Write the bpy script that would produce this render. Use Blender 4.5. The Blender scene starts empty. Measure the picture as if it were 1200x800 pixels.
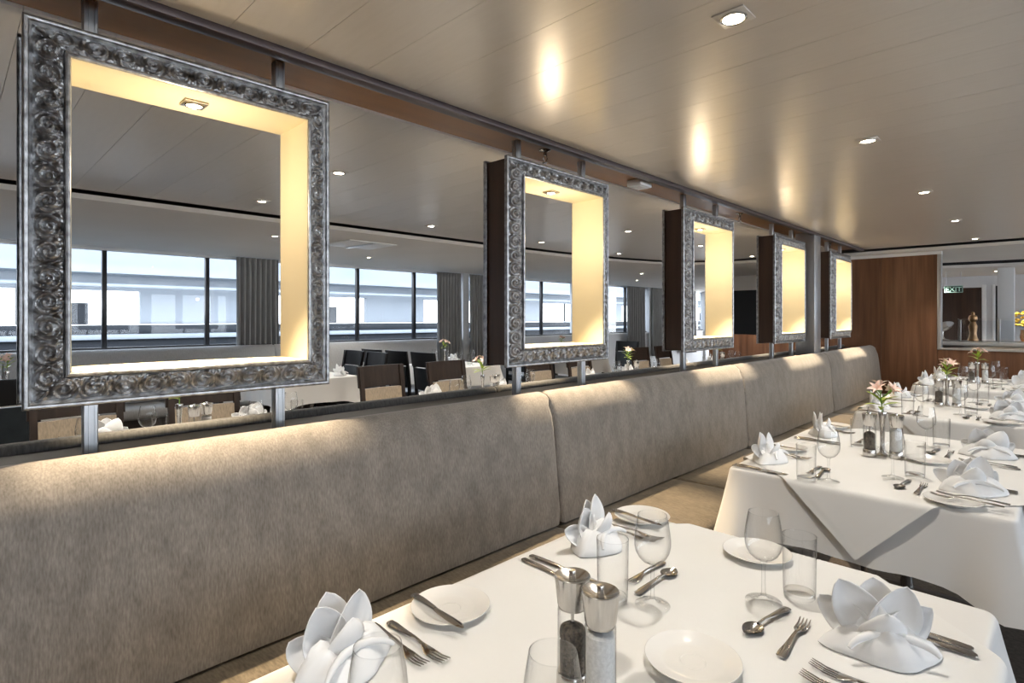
import bpy, bmesh, math, random
import numpy as np
from mathutils import Vector, Matrix

SC = bpy.context.scene
COL = SC.collection
PI = math.pi

# ------------------------------------------------------------------ camera
TH = math.atan2(645.0, 655.0)            # view is turned this far from the banquette's run (+Y)
cam_d = bpy.data.cameras.new('camera')
cam_d.sensor_width = 36.0
cam_d.lens = 655.0 * 36.0 / 1200.0
cam_d.shift_y = -27.0 / 1200.0
cam_d.clip_start = 0.02
cam = bpy.data.objects.new('camera', cam_d)
COL.objects.link(cam)
cam.location = (0.0, 0.0, 1.40)
cam.rotation_euler = (PI / 2, 0.0, TH)
SC.camera = cam

# ------------------------------------------------------------------ world / exposure
W = bpy.data.worlds.new('overcast_sky')
SC.world = W
W.use_nodes = True
_nt = W.node_tree
_bg = _nt.nodes['Background']
_tc = _nt.nodes.new('ShaderNodeTexCoord')
_sep = _nt.nodes.new('ShaderNodeSeparateXYZ')
_rmp = _nt.nodes.new('ShaderNodeValToRGB')
_nt.links.new(_tc.outputs['Generated'], _sep.inputs[0])
_nt.links.new(_sep.outputs['Z'], _rmp.inputs[0])
_nt.links.new(_rmp.outputs[0], _bg.inputs[0])
_rmp.color_ramp.elements[0].color = (0.93, 0.96, 1.0, 1)
_rmp.color_ramp.elements[1].color = (0.72, 0.84, 1.0, 1)
SKY = 5.0
_bg.inputs[1].default_value = SKY
vs = SC.view_settings
vs.view_transform = 'Standard'
try: vs.look = 'None'
except Exception: pass
vs.exposure = 0.32
vs.gamma = 1.0
vs.use_curve_mapping = False
SC.cycles.use_denoising = True
SC.cycles.max_bounces = 10
SC.cycles.transparent_max_bounces = 24
SC.cycles.diffuse_bounces = 5
SC.cycles.glossy_bounces = 4
SC.cycles.sample_clamp_indirect = 6.0
SC.cycles.caustics_reflective = False
SC.cycles.caustics_refractive = False

P_TABLE = 44.0      # ceiling downlights over the tables
P_LEFT = 75.0       # ceiling downlights beyond the partition
P_LOW = 60.0        # downlights of the lower ceilings
P_FRAME = 210.0      # halogen spot in each hanging frame
P_FILL = 3.3        # added point light below each halogen, standing in for its scattered light
WARM = (1.0, 0.935, 0.84)
HALO = (1.0, 0.79, 0.53)

random.seed(5)
rng = np.random.RandomState(3)

# ------------------------------------------------------------------ materials
def mat(name, base=(.5, .5, .5), rough=.5, metal=0.0, spec=.5, sheen=0.0, coat=0.0, emit=None, estr=0.0):
    m = bpy.data.materials.new(name)
    m.use_nodes = True
    b = m.node_tree.nodes['Principled BSDF']
    b.inputs['Base Color'].default_value = (*base, 1)
    b.inputs['Roughness'].default_value = rough
    b.inputs['Metallic'].default_value = metal
    b.inputs['Specular IOR Level'].default_value = spec
    if sheen:
        b.inputs['Sheen Weight'].default_value = sheen
        b.inputs['Sheen Roughness'].default_value = .4
    if coat:
        b.inputs['Coat Weight'].default_value = coat
        b.inputs['Coat Roughness'].default_value = .1
    if emit:
        b.inputs['Emission Color'].default_value = (*emit, 1)
        b.inputs['Emission Strength'].default_value = estr
    return m

def texture(m, c1, c2, scale=(1, 1, 1), nscale=8.0, detail=6.0, lo=.3, hi=.7, bump=0.0, bdist=.002, rough=None, rot=None, extra=None):
    """noise-driven colour (c1..c2), optional bump and roughness range; object coordinates"""
    nt = m.node_tree
    b = nt.nodes['Principled BSDF']
    tc = nt.nodes.new('ShaderNodeTexCoord')
    mp = nt.nodes.new('ShaderNodeMapping')
    mp.inputs['Scale'].default_value = scale
    if rot: mp.inputs['Rotation'].default_value = rot
    nt.links.new(tc.outputs['Object'], mp.inputs[0])
    n = nt.nodes.new('ShaderNodeTexNoise')
    n.inputs['Scale'].default_value = nscale
    n.inputs['Detail'].default_value = detail
    nt.links.new(mp.outputs[0], n.inputs['Vector'])
    r = nt.nodes.new('ShaderNodeValToRGB')
    r.color_ramp.elements[0].position = lo
    r.color_ramp.elements[1].position = hi
    r.color_ramp.elements[0].color = (*c1, 1)
    r.color_ramp.elements[1].color = (*c2, 1)
    nt.links.new(n.outputs[0], r.inputs[0])
    out = r.outputs[0]
    if extra:                                   # second, coarser or finer noise multiplied on top
        s2, k2, lo2 = extra
        mp2 = nt.nodes.new('ShaderNodeMapping'); mp2.inputs['Scale'].default_value = s2
        nt.links.new(tc.outputs['Object'], mp2.inputs[0])
        n2 = nt.nodes.new('ShaderNodeTexNoise'); n2.inputs['Scale'].default_value = k2; n2.inputs['Detail'].default_value = 4
        nt.links.new(mp2.outputs[0], n2.inputs['Vector'])
        r2 = nt.nodes.new('ShaderNodeMapRange')
        r2.inputs['From Min'].default_value = .35; r2.inputs['From Max'].default_value = .6
        r2.inputs['To Min'].default_value = lo2; r2.inputs['To Max'].default_value = 1.0
        nt.links.new(n2.outputs[0], r2.inputs['Value'])
        mx = nt.nodes.new('ShaderNodeMix'); mx.data_type = 'RGBA'; mx.blend_type = 'MULTIPLY'
        mx.inputs[0].default_value = 1.0
        nt.links.new(out, mx.inputs[6]); nt.links.new(r2.outputs[0], mx.inputs[7])
        out = mx.outputs[2]
    nt.links.new(out, b.inputs['Base Color'])
    if bump:
        bp = nt.nodes.new('ShaderNodeBump')
        bp.inputs['Strength'].default_value = bump
        bp.inputs['Distance'].default_value = bdist
        nt.links.new(n.outputs[0], bp.inputs['Height'])
        nt.links.new(bp.outputs[0], b.inputs['Normal'])
    if rough:
        rr = nt.nodes.new('ShaderNodeMapRange')
        rr.inputs['To Min'].default_value = rough[0]; rr.inputs['To Max'].default_value = rough[1]
        nt.links.new(n.outputs[0], rr.inputs['Value'])
        nt.links.new(rr.outputs[0], b.inputs['Roughness'])
    return m

def thin_glass(name, tint=(.985, .988, .988), edge=(.13, .14, .145), ior=1.5, gloss=1.0):
    """thin clear wall: lets light through, mirrors by Fresnel, darkens towards its edges"""
    m = bpy.data.materials.new(name); m.use_nodes = True
    nt = m.node_tree
    nt.nodes.remove(nt.nodes['Principled BSDF'])
    out = nt.nodes['Material Output']
    tr = nt.nodes.new('ShaderNodeBsdfTransparent')
    gl = nt.nodes.new('ShaderNodeBsdfGlossy'); gl.inputs['Roughness'].default_value = .02
    gl.inputs['Color'].default_value = (gloss, gloss, gloss, 1)
    lw = nt.nodes.new('ShaderNodeLayerWeight'); lw.inputs['Blend'].default_value = .5
    pw = nt.nodes.new('ShaderNodeMath'); pw.operation = 'POWER'; pw.inputs[1].default_value = 3.1
    nt.links.new(lw.outputs['Facing'], pw.inputs[0])
    fr = nt.nodes.new('ShaderNodeMapRange'); r0 = ((ior - 1) / (ior + 1)) ** 2
    fr.inputs['To Min'].default_value = r0; fr.inputs['To Max'].default_value = .75
    nt.links.new(pw.outputs[0], fr.inputs['Value'])
    mc = nt.nodes.new('ShaderNodeMix'); mc.data_type = 'RGBA'
    mc.inputs[6].default_value = (*tint, 1); mc.inputs[7].default_value = (*edge, 1)
    nt.links.new(pw.outputs[0], mc.inputs[0])
    nt.links.new(mc.outputs[2], tr.inputs['Color'])
    mx = nt.nodes.new('ShaderNodeMixShader')
    nt.links.new(fr.outputs[0], mx.inputs[0]); nt.links.new(tr.outputs[0], mx.inputs[1]); nt.links.new(gl.outputs[0], mx.inputs[2])
    nt.links.new(mx.outputs[0], out.inputs['Surface'])
    return m

M = {}
M['back_fabric'] = texture(mat('back_fabric', rough=.85, sheen=.35, spec=.25), (.175, .157, .139), (.285, .262, .238),
                           scale=(48, 48, 9), nscale=5, detail=8, lo=.28, hi=.7, bump=.2, bdist=.0015, extra=((7, 7, 4), 2.2, .80))
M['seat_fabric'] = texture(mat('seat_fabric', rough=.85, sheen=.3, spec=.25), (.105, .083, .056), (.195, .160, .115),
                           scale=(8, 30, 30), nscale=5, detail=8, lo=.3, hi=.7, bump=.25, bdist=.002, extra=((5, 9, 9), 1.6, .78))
M['far_fabric'] = texture(mat('far_fabric', rough=.85, sheen=.3), (.055, .055, .055), (.10, .10, .098), scale=(30, 30, 6), nscale=5, bump=.2)
M['window_fabric'] = texture(mat('window_fabric', rough=.8), (.44, .44, .44), (.52, .52, .52), scale=(20, 20, 6), nscale=5)
M['cloth'] = texture(mat('cloth', rough=.8, spec=.2), (.79, .775, .75), (.83, .815, .79), nscale=3, bump=.06, bdist=.01)
M['overlay'] = texture(mat('overlay', rough=.75, spec=.2), (.81, .80, .775), (.85, .84, .815), nscale=3, bump=.06, bdist=.01)
M['napkin'] = texture(mat('napkin', rough=.8, spec=.2), (.83, .83, .83), (.88, .88, .88), nscale=9, bump=.05, bdist=.004)
M['ceiling'] = texture(mat('ceiling', rough=.24, metal=.35, spec=.6), (.68, .64, .595), (.73, .69, .645), scale=(2, 14, 1), nscale=4, detail=7,
                       lo=.2, hi=.8, rough=(.27, .33))
M['white_ceiling'] = texture(mat('white_ceiling', rough=.6), (.78, .745, .70), (.82, .785, .74), nscale=1.5)
M['wood'] = texture(mat('wood', rough=.38, spec=.45), (.105, .045, .022), (.20, .092, .045), scale=(9, 9, .5), nscale=2.6, detail=8,
                    rough=(.32, .5), bump=.05, bdist=.001)
M['beam_wood'] = texture(mat('beam_wood', rough=.3, spec=.5), (.26, .12, .035), (.36, .17, .055), scale=(6, .5, 6), nscale=2.5, detail=8, rough=(.25, .4))
M['case_wood'] = texture(mat('case_wood', rough=.35, spec=.5), (.030, .014, .008), (.060, .030, .017), scale=(9, 9, .6), nscale=3, detail=8)
M['lip'] = mat('lip', (.075, .055, .055), .35, .3)
M['silver'] = texture(mat('silver', rough=.36, metal=1.0), (.20, .20, .205), (.58, .59, .605), nscale=45, detail=5, lo=.30, hi=.72, rough=(.24, .5), bump=.12, bdist=.002)
M['lining'] = mat('lining', (.92, .83, .60), .55)
M['brass'] = mat('brass', (.62, .52, .36), .3, 1.0)
M['alu'] = texture(mat('alu', rough=.28, metal=1.0), (.62, .64, .67), (.74, .76, .79), scale=(60, 60, 1), nscale=4)
M['steel'] = texture(mat('steel', rough=.22, metal=1.0), (.60, .58, .55), (.70, .68, .65), scale=(40, 40, 4), nscale=4)
M['column'] = texture(mat('column', rough=.35, metal=.75), (.45, .46, .48), (.50, .51, .53), scale=(50, 50, 1), nscale=4)
M['cutlery'] = mat('cutlery', (.58, .56, .53), .14, 1.0)
M['porcelain'] = mat('porcelain', (.84, .82, .78), .12, 0, .5)
M['glass'] = thin_glass('glass')
M['glass_thick'] = thin_glass('glass_thick', (.985, .988, .988), (.20, .215, .22), 1.5)
M['pane'] = thin_glass('pane', (.93, .95, .97), (.85, .89, .92), 1.35)
M['water'] = thin_glass('water', (.95, .96, .96), (.6, .63, .64), 1.33)
M['pepper'] = texture(mat('pepper', rough=.8), (.02, .017, .014), (.16, .13, .10), nscale=160, detail=2, bump=.6, bdist=.004)
M['salt'] = texture(mat('salt', rough=.7), (.70, .70, .69), (.86, .86, .85), nscale=200, detail=2, bump=.3, bdist=.002)
M['black'] = mat('black', (.006, .006, .007), .6)
M['carpet'] = texture(mat('carpet', rough=.95, spec=.1), (.075, .063, .052), (.12, .10, .084), nscale=60, bump=.3)
M['plinth'] = mat('plinth', (.04, .03, .025), .5)
M['ledge'] = texture(mat('ledge', rough=.4), (.018, .015, .014), (.032, .027, .025), scale=(6, .5, 6), nscale=3)
M['wall'] = texture(mat('wall', rough=.6), (.66, .67, .69), (.71, .72, .74), nscale=2)
M['white'] = mat('white', (.8, .8, .8), .45)
M['mullion'] = mat('mullion', (.012, .012, .016), .35)
M['curtain'] = texture(mat('curtain', rough=.85, sheen=.2), (.27, .27, .265), (.34, .34, .335), scale=(20, 20, 2), nscale=3)
M['chair_wood'] = texture(mat('chair_wood', rough=.5, spec=.3), (.014, .009, .007), (.030, .018, .013), scale=(8, 8, 1), nscale=4)
M['chair_black'] = mat('chair_black', (.008, .008, .009), .5, spec=.3)
M['slate'] = texture(mat('slate', rough=.42), (.018, .025, .032), (.03, .04, .048), nscale=12)
M['beige'] = texture(mat('beige', rough=.85, sheen=.2), (.25, .20, .145), (.37, .30, .22), scale=(30, 30, 8), nscale=4, bump=.2)
M['petal'] = texture(mat('petal', rough=.55), (.92, .52, .42), (.96, .82, .72), nscale=14, lo=.32, hi=.55)
M['stem'] = mat('stem', (.16, .30, .05), .5)
M['leaf'] = texture(mat('leaf', rough=.45), (.22, .34, .03), (.48, .56, .06), nscale=10)
M['lamp'] = mat('lamp', (1, 1, 1), .4, emit=(1.0, .86, .66), estr=30.0)
M['hull_white'] = texture(mat('hull_white', rough=.5), (.27, .30, .335), (.31, .34, .375), nscale=.8)
M['hull_dark'] = mat('hull_dark', (.02, .023, .028), .6, spec=.2)
M['hull_grey'] = mat('hull_grey', (.03, .034, .04), .6, spec=.2)
M['water_sea'] = texture(mat('water_sea', rough=.15), (.10, .13, .15), (.16, .19, .21), nscale=1.5, bump=.4, bdist=.05)
M['vent'] = mat('vent', (.9, .91, .92), .4)
M['sign_black'] = mat('sign_black', (.02, .05, .04), .4)
M['sign_green'] = mat('sign_green', (.55, .85, .75), .4, emit=(.45, .8, .7), estr=.08)
M['bronze'] = mat('bronze', (.42, .25, .13), .3, .9)
M['yellow'] = mat('yellow', (.75, .50, .05), .6)
M['pale_blue'] = mat('pale_blue', (.45, .58, .70), .5)

# ------------------------------------------------------------------ mesh helpers
class MB:
    def __init__(s): s.v = []; s.f = []
    def add(s, v, f):
        o = len(s.v); s.v += [tuple(p) for p in v]; s.f += [tuple(i + o for i in q) for q in f]; return s
    def box(s, x0, x1, y0, y1, z0, z1):
        v = [(x, y, z) for z in (z0, z1) for y in (y0, y1) for x in (x0, x1)]
        return s.add(v, [(0, 2, 3, 1), (4, 5, 7, 6), (0, 1, 5, 4), (2, 6, 7, 3), (0, 4, 6, 2), (1, 3, 7, 5)])
    def cbox(s, x0, x1, y0, y1, z0, z1, c=.004):
        """chamfered box"""
        bm = bmesh.new()
        t = MB().box(x0, x1, y0, y1, z0, z1)
        vs_ = [bm.verts.new(p) for p in t.v]
        for q in t.f: bm.faces.new([vs_[i] for i in q])
        bmesh.ops.bevel(bm, geom=bm.edges[:], offset=c, segments=2, profile=.5, affect='EDGES')
        bm.verts.index_update()
        s.add([v.co[:] for v in bm.verts], [[v.index for v in f.verts] for f in bm.faces]); bm.free(); return s
    def grid(s, P, close_u=False, close_v=False, flip=False):
        """P[i][j] -> points"""
        n, m = len(P), len(P[0]); f = []
        for i in range(n if close_u else n - 1):
            for j in range(m if close_v else m - 1):
                a, b, c, d = i * m + j, ((i + 1) % n) * m + j, ((i + 1) % n) * m + (j + 1) % m, i * m + (j + 1) % m
                f.append((a, d, c, b) if flip else (a, b, c, d))
        return s.add([p for r in P for p in r], f)
    def lathe(s, prof, n=24, cx=0, cy=0, cz=0, sx=1, sy=1):
        P = [[(cx + r * math.cos(2 * PI * k / n) * sx, cy + r * math.sin(2 * PI * k / n) * sy, cz + z) for k in range(n)] for r, z in prof]
        return s.grid(P, close_v=True, flip=True)
    def loft(s, secs, cap=True):
        """list of closed sections with the same point count"""
        m = len(secs[0]); s0 = len(s.v)
        s.grid(secs, close_v=True)
        if cap:
            s.f.append(tuple(range(s0, s0 + m)))
            e = s0 + (len(secs) - 1) * m
            s.f.append(tuple(range(e + m - 1, e - 1, -1)))
        return s
    def tube(s, path, rad, n=10):
        secs = []
        for i, p in enumerate(path):
            p = Vector(p)
            d = (Vector(path[min(i + 1, len(path) - 1)]) - Vector(path[max(i - 1, 0)])).normalized()
            a = d.cross(Vector((0, 0, 1)))
            if a.length < 1e-3: a = d.cross(Vector((1, 0, 0)))
            a.normalize(); b = d.cross(a)
            r = rad[i] if isinstance(rad, (list, tuple)) else rad
            secs.append([tuple(p + a * (r * math.cos(2 * PI * k / n)) + b * (r * math.sin(2 * PI * k / n))) for k in range(n)])
        return s.loft(secs)
    def prism(s, poly, z0, z1):
        n = len(poly)
        v = [(x, y, z0) for x, y in poly] + [(x, y, z1) for x, y in poly]
        f = [tuple(range(n - 1, -1, -1)), tuple(range(n, 2 * n))] + [(i, (i + 1) % n, n + (i + 1) % n, n + i) for i in range(n)]
        return s.add(v, f)
    def mesh(s, name, m, smooth=35):
        me = bpy.data.meshes.new(name)
        me.from_pydata(s.v, [], s.f)
        me.update()
        bm = bmesh.new(); bm.from_mesh(me)
        bmesh.ops.recalc_face_normals(bm, faces=bm.faces[:])
        bm.to_mesh(me); bm.free()
        me.materials.append(M[m] if isinstance(m, str) else m)
        if smooth:
            for p in me.polygons: p.use_smooth = True
            me.set_sharp_from_angle(angle=math.radians(smooth))
        return me
    def obj(s, name, m, parent=None, smooth=35, loc=None):
        return link(name, s.mesh(name, m, smooth), parent, loc)

def link(name, me, parent=None, loc=None, rot=None):
    o = bpy.data.objects.new(name, me)
    COL.objects.link(o)
    if parent is not None: o.parent = parent
    if loc is not None: o.location = loc
    if rot is not None: o.rotation_euler = rot
    return o

def tag(o, label, cat, group=None):
    o['label'] = label; o['category'] = cat
    if group: o['group'] = group
    return o

def thing(name, label, cat, loc=(0, 0, 0), rz=0.0, group=None):
    o = bpy.data.objects.new(name, None)
    COL.objects.link(o)
    o.location = loc; o.rotation_euler = (0, 0, rz); o.empty_display_size = .05
    return tag(o, label, cat, group)

def struct(o):
    o['kind'] = 'structure'; return o

def sempty(name, loc=(0, 0, 0)):
    o = bpy.data.objects.new(name, None); COL.objects.link(o); o.location = loc; return struct(o)

def spot(name, parent, loc, power, color, angle=100, blend=.5, radius=.02, rot=(0, 0, 0)):
    d = bpy.data.lights.new(name, 'SPOT')
    d.energy = power; d.color = color; d.spot_size = math.radians(angle); d.spot_blend = blend; d.shadow_soft_size = radius
    o = bpy.data.objects.new(name, d); COL.objects.link(o)
    o.parent = parent; o.location = loc; o.rotation_euler = rot
    return o

# ================================================================== SETTING
Z_C = 2.25        # main ceiling
Z_L = 2.20        # lower white ceilings
Y_W = 8.30        # wood wall at the far end
X_WIN = -7.60

struct(MB().box(-7.9, 4.0, -3.2, 17.0, -.06, 0).obj('floor', 'carpet', smooth=0))

# edge of the main ceiling on the far-left side (rounds off towards the bow)
EDGE = [(-4.60, -3.2), (-4.60, 4.4), (-4.53, 5.6), (-4.38, 6.7), (-4.20, 7.3), (-3.95, 7.72), (-3.55, 7.98), (-3.0, 8.05)]
def edge_x(y):
    for (x0, y0), (x1, y1) in zip(EDGE, EDGE[1:]):
        if y0 <= y <= y1: return x0 + (x1 - x0) * (y - y0) / (y1 - y0)
    return EDGE[-1][0]
Y_CE = 7.97

ceil = sempty('ceiling', (0, 0, Z_C))
PITCH = .2155
y = -3.08
while y < Y_CE - .02:
    y1 = min(y + PITCH, Y_CE)
    g = .0007
    o = MB().box(-1.735, 3.9, y + g, y1 - g, 0, .02).obj('ceiling_panel', 'ceiling', ceil, smooth=0)
    a0, a1 = edge_x(y), edge_x(y1)
    MB().prism([(a0, y + g), (-2.036, y + g), (-2.036, y1 - g), (a1, y1 - g)], 0, .02).obj('ceiling_panel', 'ceiling', ceil, smooth=0)
    y += PITCH
struct(MB().box(-7.9, 4.0, -3.2, 17, Z_C + .13, Z_C + .16).obj('ceiling_void', 'black', smooth=0))
struct(MB().box(-4.5, -2.04, -3.2, 7.9, Z_C + .021, Z_C + .04).obj('ceiling_backing', 'black', smooth=0))
struct(MB().box(-1.73, 3.95, -3.2, 7.9, Z_C + .021, Z_C + .04).obj('ceiling_cover', 'black', smooth=0))

# lower white ceiling: along the windows and across the far end, parted from the main ceiling by a dark slot
low = [(-7.9, -3.2), (-4.67, -3.2), (-4.67, 4.4), (-4.60, 5.62), (-4.45, 6.74), (-4.27, 7.36), (-4.0, 7.79), (-3.58, 8.05), (-3.0, 8.12),
       (3.9, 8.06), (3.9, 10.2), (1.5, 10.28), (-.6, 10.2), (-2.2, 9.95), (-2.2, 17.0), (-7.9, 17.0)]
struct(MB().prism(low, Z_L, Z_L + .035).obj('ceiling_lower', 'white_ceiling', smooth=0))
low2 = [(-2.15, 10.02), (-.6, 10.28), (1.5, 10.36), (3.9, 10.28), (3.9, 17), (-2.15, 17)]
struct(MB().prism(low2, Z_L - .075, Z_L - .035).obj('ceiling_buffet', 'white_ceiling', smooth=0))
struct(MB().prism([(x, y + (.012 if y < 11 else 0)) for x, y in low2], Z_L - .035, Z_L + .02).obj('ceiling_slot_shade', 'black', smooth=0))  # black strip standing in for the shade of a slot between the ceilings

# wooden ceiling beam that carries the frames, with a dark metal lip
bm_ = sempty('trim_1', (0, 0, 2.26))
MB().box(-2.035, -1.735, -3.1, 7.93, 0, .05).obj('beam_board', 'beam_wood', bm_, smooth=0)
MB().cbox(-1.788, -1.738, -3.1, 7.94, -.032, .0, .003).obj('beam_lip', 'lip', bm_)

# low partition between the two banquettes
struct(MB().box(-2.02, -1.765, -3.1, 8.28, 0, 1.03).obj('wall_partition', 'ledge', smooth=0))

# far wall: wood panel beside the opening, low wood walls to both sides
fw = sempty('wall_far', (0, Y_W, 0))
xs = np.linspace(-2.20, -1.062, 3)
for a, b in zip(xs, xs[1:]):
    MB().cbox(a + .0008, b - .0008, 0, .06, 0, 2.165, .001).obj('wood_panel', 'wood', fw, smooth=0)
MB().box(-2.2, -1.02, -.015, .08, 2.165, Z_L).obj('head_trim', 'white', fw, smooth=0)
MB().cbox(-1.062, -1.022, -.012, .08, 1.03, 2.165, .004).obj('jamb_trim', 'column', fw)
xs = np.linspace(-1.062, 3.77, 5)
for a, b in zip(xs, xs[1:]):
    MB().cbox(a + .0008, b - .0008, 0, .06, 0, 1.03, .001).obj('wood_panel', 'wood', fw, smooth=0)
MB().cbox(-1.062, 3.77, -.015, .085, 1.03, 1.052, .004).obj('sill_trim', 'column', fw)
xs = np.linspace(-3.9, -2.20, 3)
for a, b in zip(xs, xs[1:]):
    MB().cbox(a + .0008, b - .0008, 0, .06, 0, 1.16, .001).obj('wood_panel', 'wood', fw, smooth=0)

# black panels standing in for the darkness of the room behind the far-left half wall
dk = sempty('wall_servery', (0, 10.6, 0))
MB().box(-4.6, -2.2, 0, .06, 0, Z_L).obj('dark_room_panel', 'black', dk, smooth=0)
MB().box(-2.26, -2.2, -2.24, 0, 0, Z_L).obj('dark_room_panel', 'black', dk, smooth=0)
MB().box(-4.5, -2.3, -.05, 0, 1.93, Z_L).obj('servery_header', 'white_ceiling', dk, smooth=0)

# back and right walls behind / beside the camera
struct(MB().box(-7.9, 4.0, -3.25, -3.15, 0, 2.4).obj('wall_back', 'wood', smooth=0))
rw = sempty('wall_right', (3.9, 0, 0))
MB().box(0, .1, -3.2, 17, 0, .95).obj('wall_panel', 'wood', rw, smooth=0)
MB().box(0, .1, -3.2, 17, 2.12, 2.4).obj('wall_panel', 'wall', rw, smooth=0)
yy = -3.2
while yy < 17:
    MB().box(0, .1, yy, yy + .3, .95, 2.12).obj('window_post', 'wall', rw, smooth=0)
    if yy + 2.4 < 17:
        MB().box(.04, .05, yy + .3, yy + 2.4, .95, 2.12).obj('pane', 'pane', rw, smooth=0)
    yy += 2.4

# ------------------------------------------------------------------ window front on the left
wl = sempty('wall_left', (X_WIN, 0, 0))
MB().box(-.12, 0, -3.2, 17, 0, 1.02).obj('wall_panel', 'wall', wl, smooth=0)
MB().box(-.12, 0, -3.2, 17, 2.185, 2.4).obj('wall_panel', 'wall', wl, smooth=0)
MB().cbox(-.12, .03, -3.2, 17, 1.02, 1.045, .005).obj('window_sill', 'white', wl)
cols = [.20, 3.37, 6.50, 9.70, 12.75, 15.9]
n = 1
for a, b in zip([-3.15] + cols, cols + [17.0]):
    w = sempty('window_%d' % n, (X_WIN - .06, a, 1.045)); n += 1
    L = b - a
    k = 3
    st = L / k
    MB().box(-.03, .03, .0, L, 0, .03).obj('window_rail', 'mullion', w, smooth=0)
    MB().box(-.03, .03, .0, L, 1.115, 1.14).obj('window_rail', 'white', w, smooth=0)
    for i in range(1, k):
        MB().cbox(-.03, .035, i * st - .022, i * st + .022, .03, 1.115, .004).obj('mullion', 'mullion', w)
    for i in range(k):
        MB().box(-.004, .004, i * st + .02, (i + 1) * st - .02, .03, 1.115).obj('pane', 'pane', w, smooth=0)
for i, c in enumerate(cols):
    o = struct(MB().cbox(X_WIN - .1, X_WIN + .06, c - .07, c + .07, 0, 2.2, .006).obj('trim_%d' % (i + 2), 'wall'))

def curtain(y0, y1, label, lean=0.0, pleats=8, x=X_WIN + .08):
    nz, ny = 16, pleats * 10
    P = []
    r2 = random.Random(int(y0 * 100))
    ph = [r2.uniform(-.5, .5) for _ in range(pleats + 1)]
    for i in range(nz + 1):
        t = i / nz
        row = []
        for j in range(ny + 1):
            s = j / ny
            amp = .040 * (.55 + .45 * t)
            yv = y0 + (y1 - y0) * s
            squeeze = 1 - lean * (1 - abs(2 * t - .75)) * .25
            yv = (y0 + y1) / 2 + (yv - (y0 + y1) / 2) * squeeze
            k = s * pleats
            xv = x + amp * math.sin(2 * PI * k + ph[int(min(k, pleats))] * t) + .01 * math.sin(5 * s + 3 * t)
            row.append((xv, yv, 2.185 - 1.75 * t))
        P.append(row)
    mb = MB().grid(P)
    o = mb.obj('curtain', 'curtain', smooth=60)
    md = o.modifiers.new('thickness', 'SOLIDIFY'); md.thickness = .006
    return tag(o, label, 'curtain', 'grey curtains at the window columns')
curtain(2.62, 3.16, 'grey pleated curtain seen through the nearest silver frame')
curtain(5.83, 6.37, 'grey pleated curtain just left of the white post behind the second silver frame')
curtain(6.56, 7.10, 'grey pleated curtain just right of the white post, touching the second silver frame')
curtain(11.6, 12.45, 'wide grey curtain in the gap between second and third silver frames')
curtain(12.75, 13.5, 'narrower grey curtain in the gap left of the third silver frame')
curtain(14.3, 15.2, 'grey curtain seen through the opening of the third silver frame')

# ------------------------------------------------------------------ outside: a white vessel moored alongside
struct(MB().box(-60, -7.95, -40, 60, -1.6, -1.5).obj('ground_water', 'water_sea', smooth=0))
ves = thing('moored_vessel', 'pale blue-white neighbouring vessel seen through the left windows', 'ship', (-13.2, 3, -1.5))
MB().cbox(-.5, .1, -22, 26, 0, 2.49, .05).obj('hull', 'hull_dark', ves)
MB().cbox(-.3, .22, -22, 26, 2.49, 2.59, .03).obj('rubbing_rail', 'hull_white', ves)
MB().cbox(-.3, -.05, -22, 26, 2.59, 2.77, .02).obj('bulwark', 'hull_grey', ves)
MB().box(-.35, -.2, -22, 26, 3.45, 3.75).obj('upper_wall', 'hull_white', ves, smooth=0)
MB().box(-.6, .5, -22, 26, 3.75, 3.9).obj('deck_edge', 'hull_white', ves, smooth=0)
MB().box(-.35, -.2, -22, 26, 3.9, 4.6).obj('upper_wall', 'hull_white', ves, smooth=0)
MB().tube([(.4, -22, 3.52), (.4, 26, 3.52)], .04).obj('hand_rail', 'hull_white', ves)
yv = -21
while yv < 26:
    MB().box(-.35, -.2, yv, yv + 1.9, 2.78, 3.45).obj('wall_panel', 'hull_white', ves, smooth=0)
    MB().box(-.30, -.25, yv + 3.3, yv + 3.36, 2.78, 3.45).obj('window_post', 'hull_grey', ves, smooth=0)
    MB().box(-.34, -.22, yv + 4.1, yv + 4.35, 2.78, 3.2).obj('deck_locker', 'hull_grey', ves, smooth=0)
    yv += 5.2

# ================================================================== BANQUETTES
def profile_near():
    return [(-1.617, .47), (-1.612, .52), (-1.622, .62), (-1.634, .78), (-1.645, .90), (-1.655, .96), (-1.672, 1.005),
            (-1.695, 1.038), (-1.72, 1.056), (-1.742, 1.06), (-1.757, 1.052), (-1.762, 1.03), (-1.762, .47)]

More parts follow.
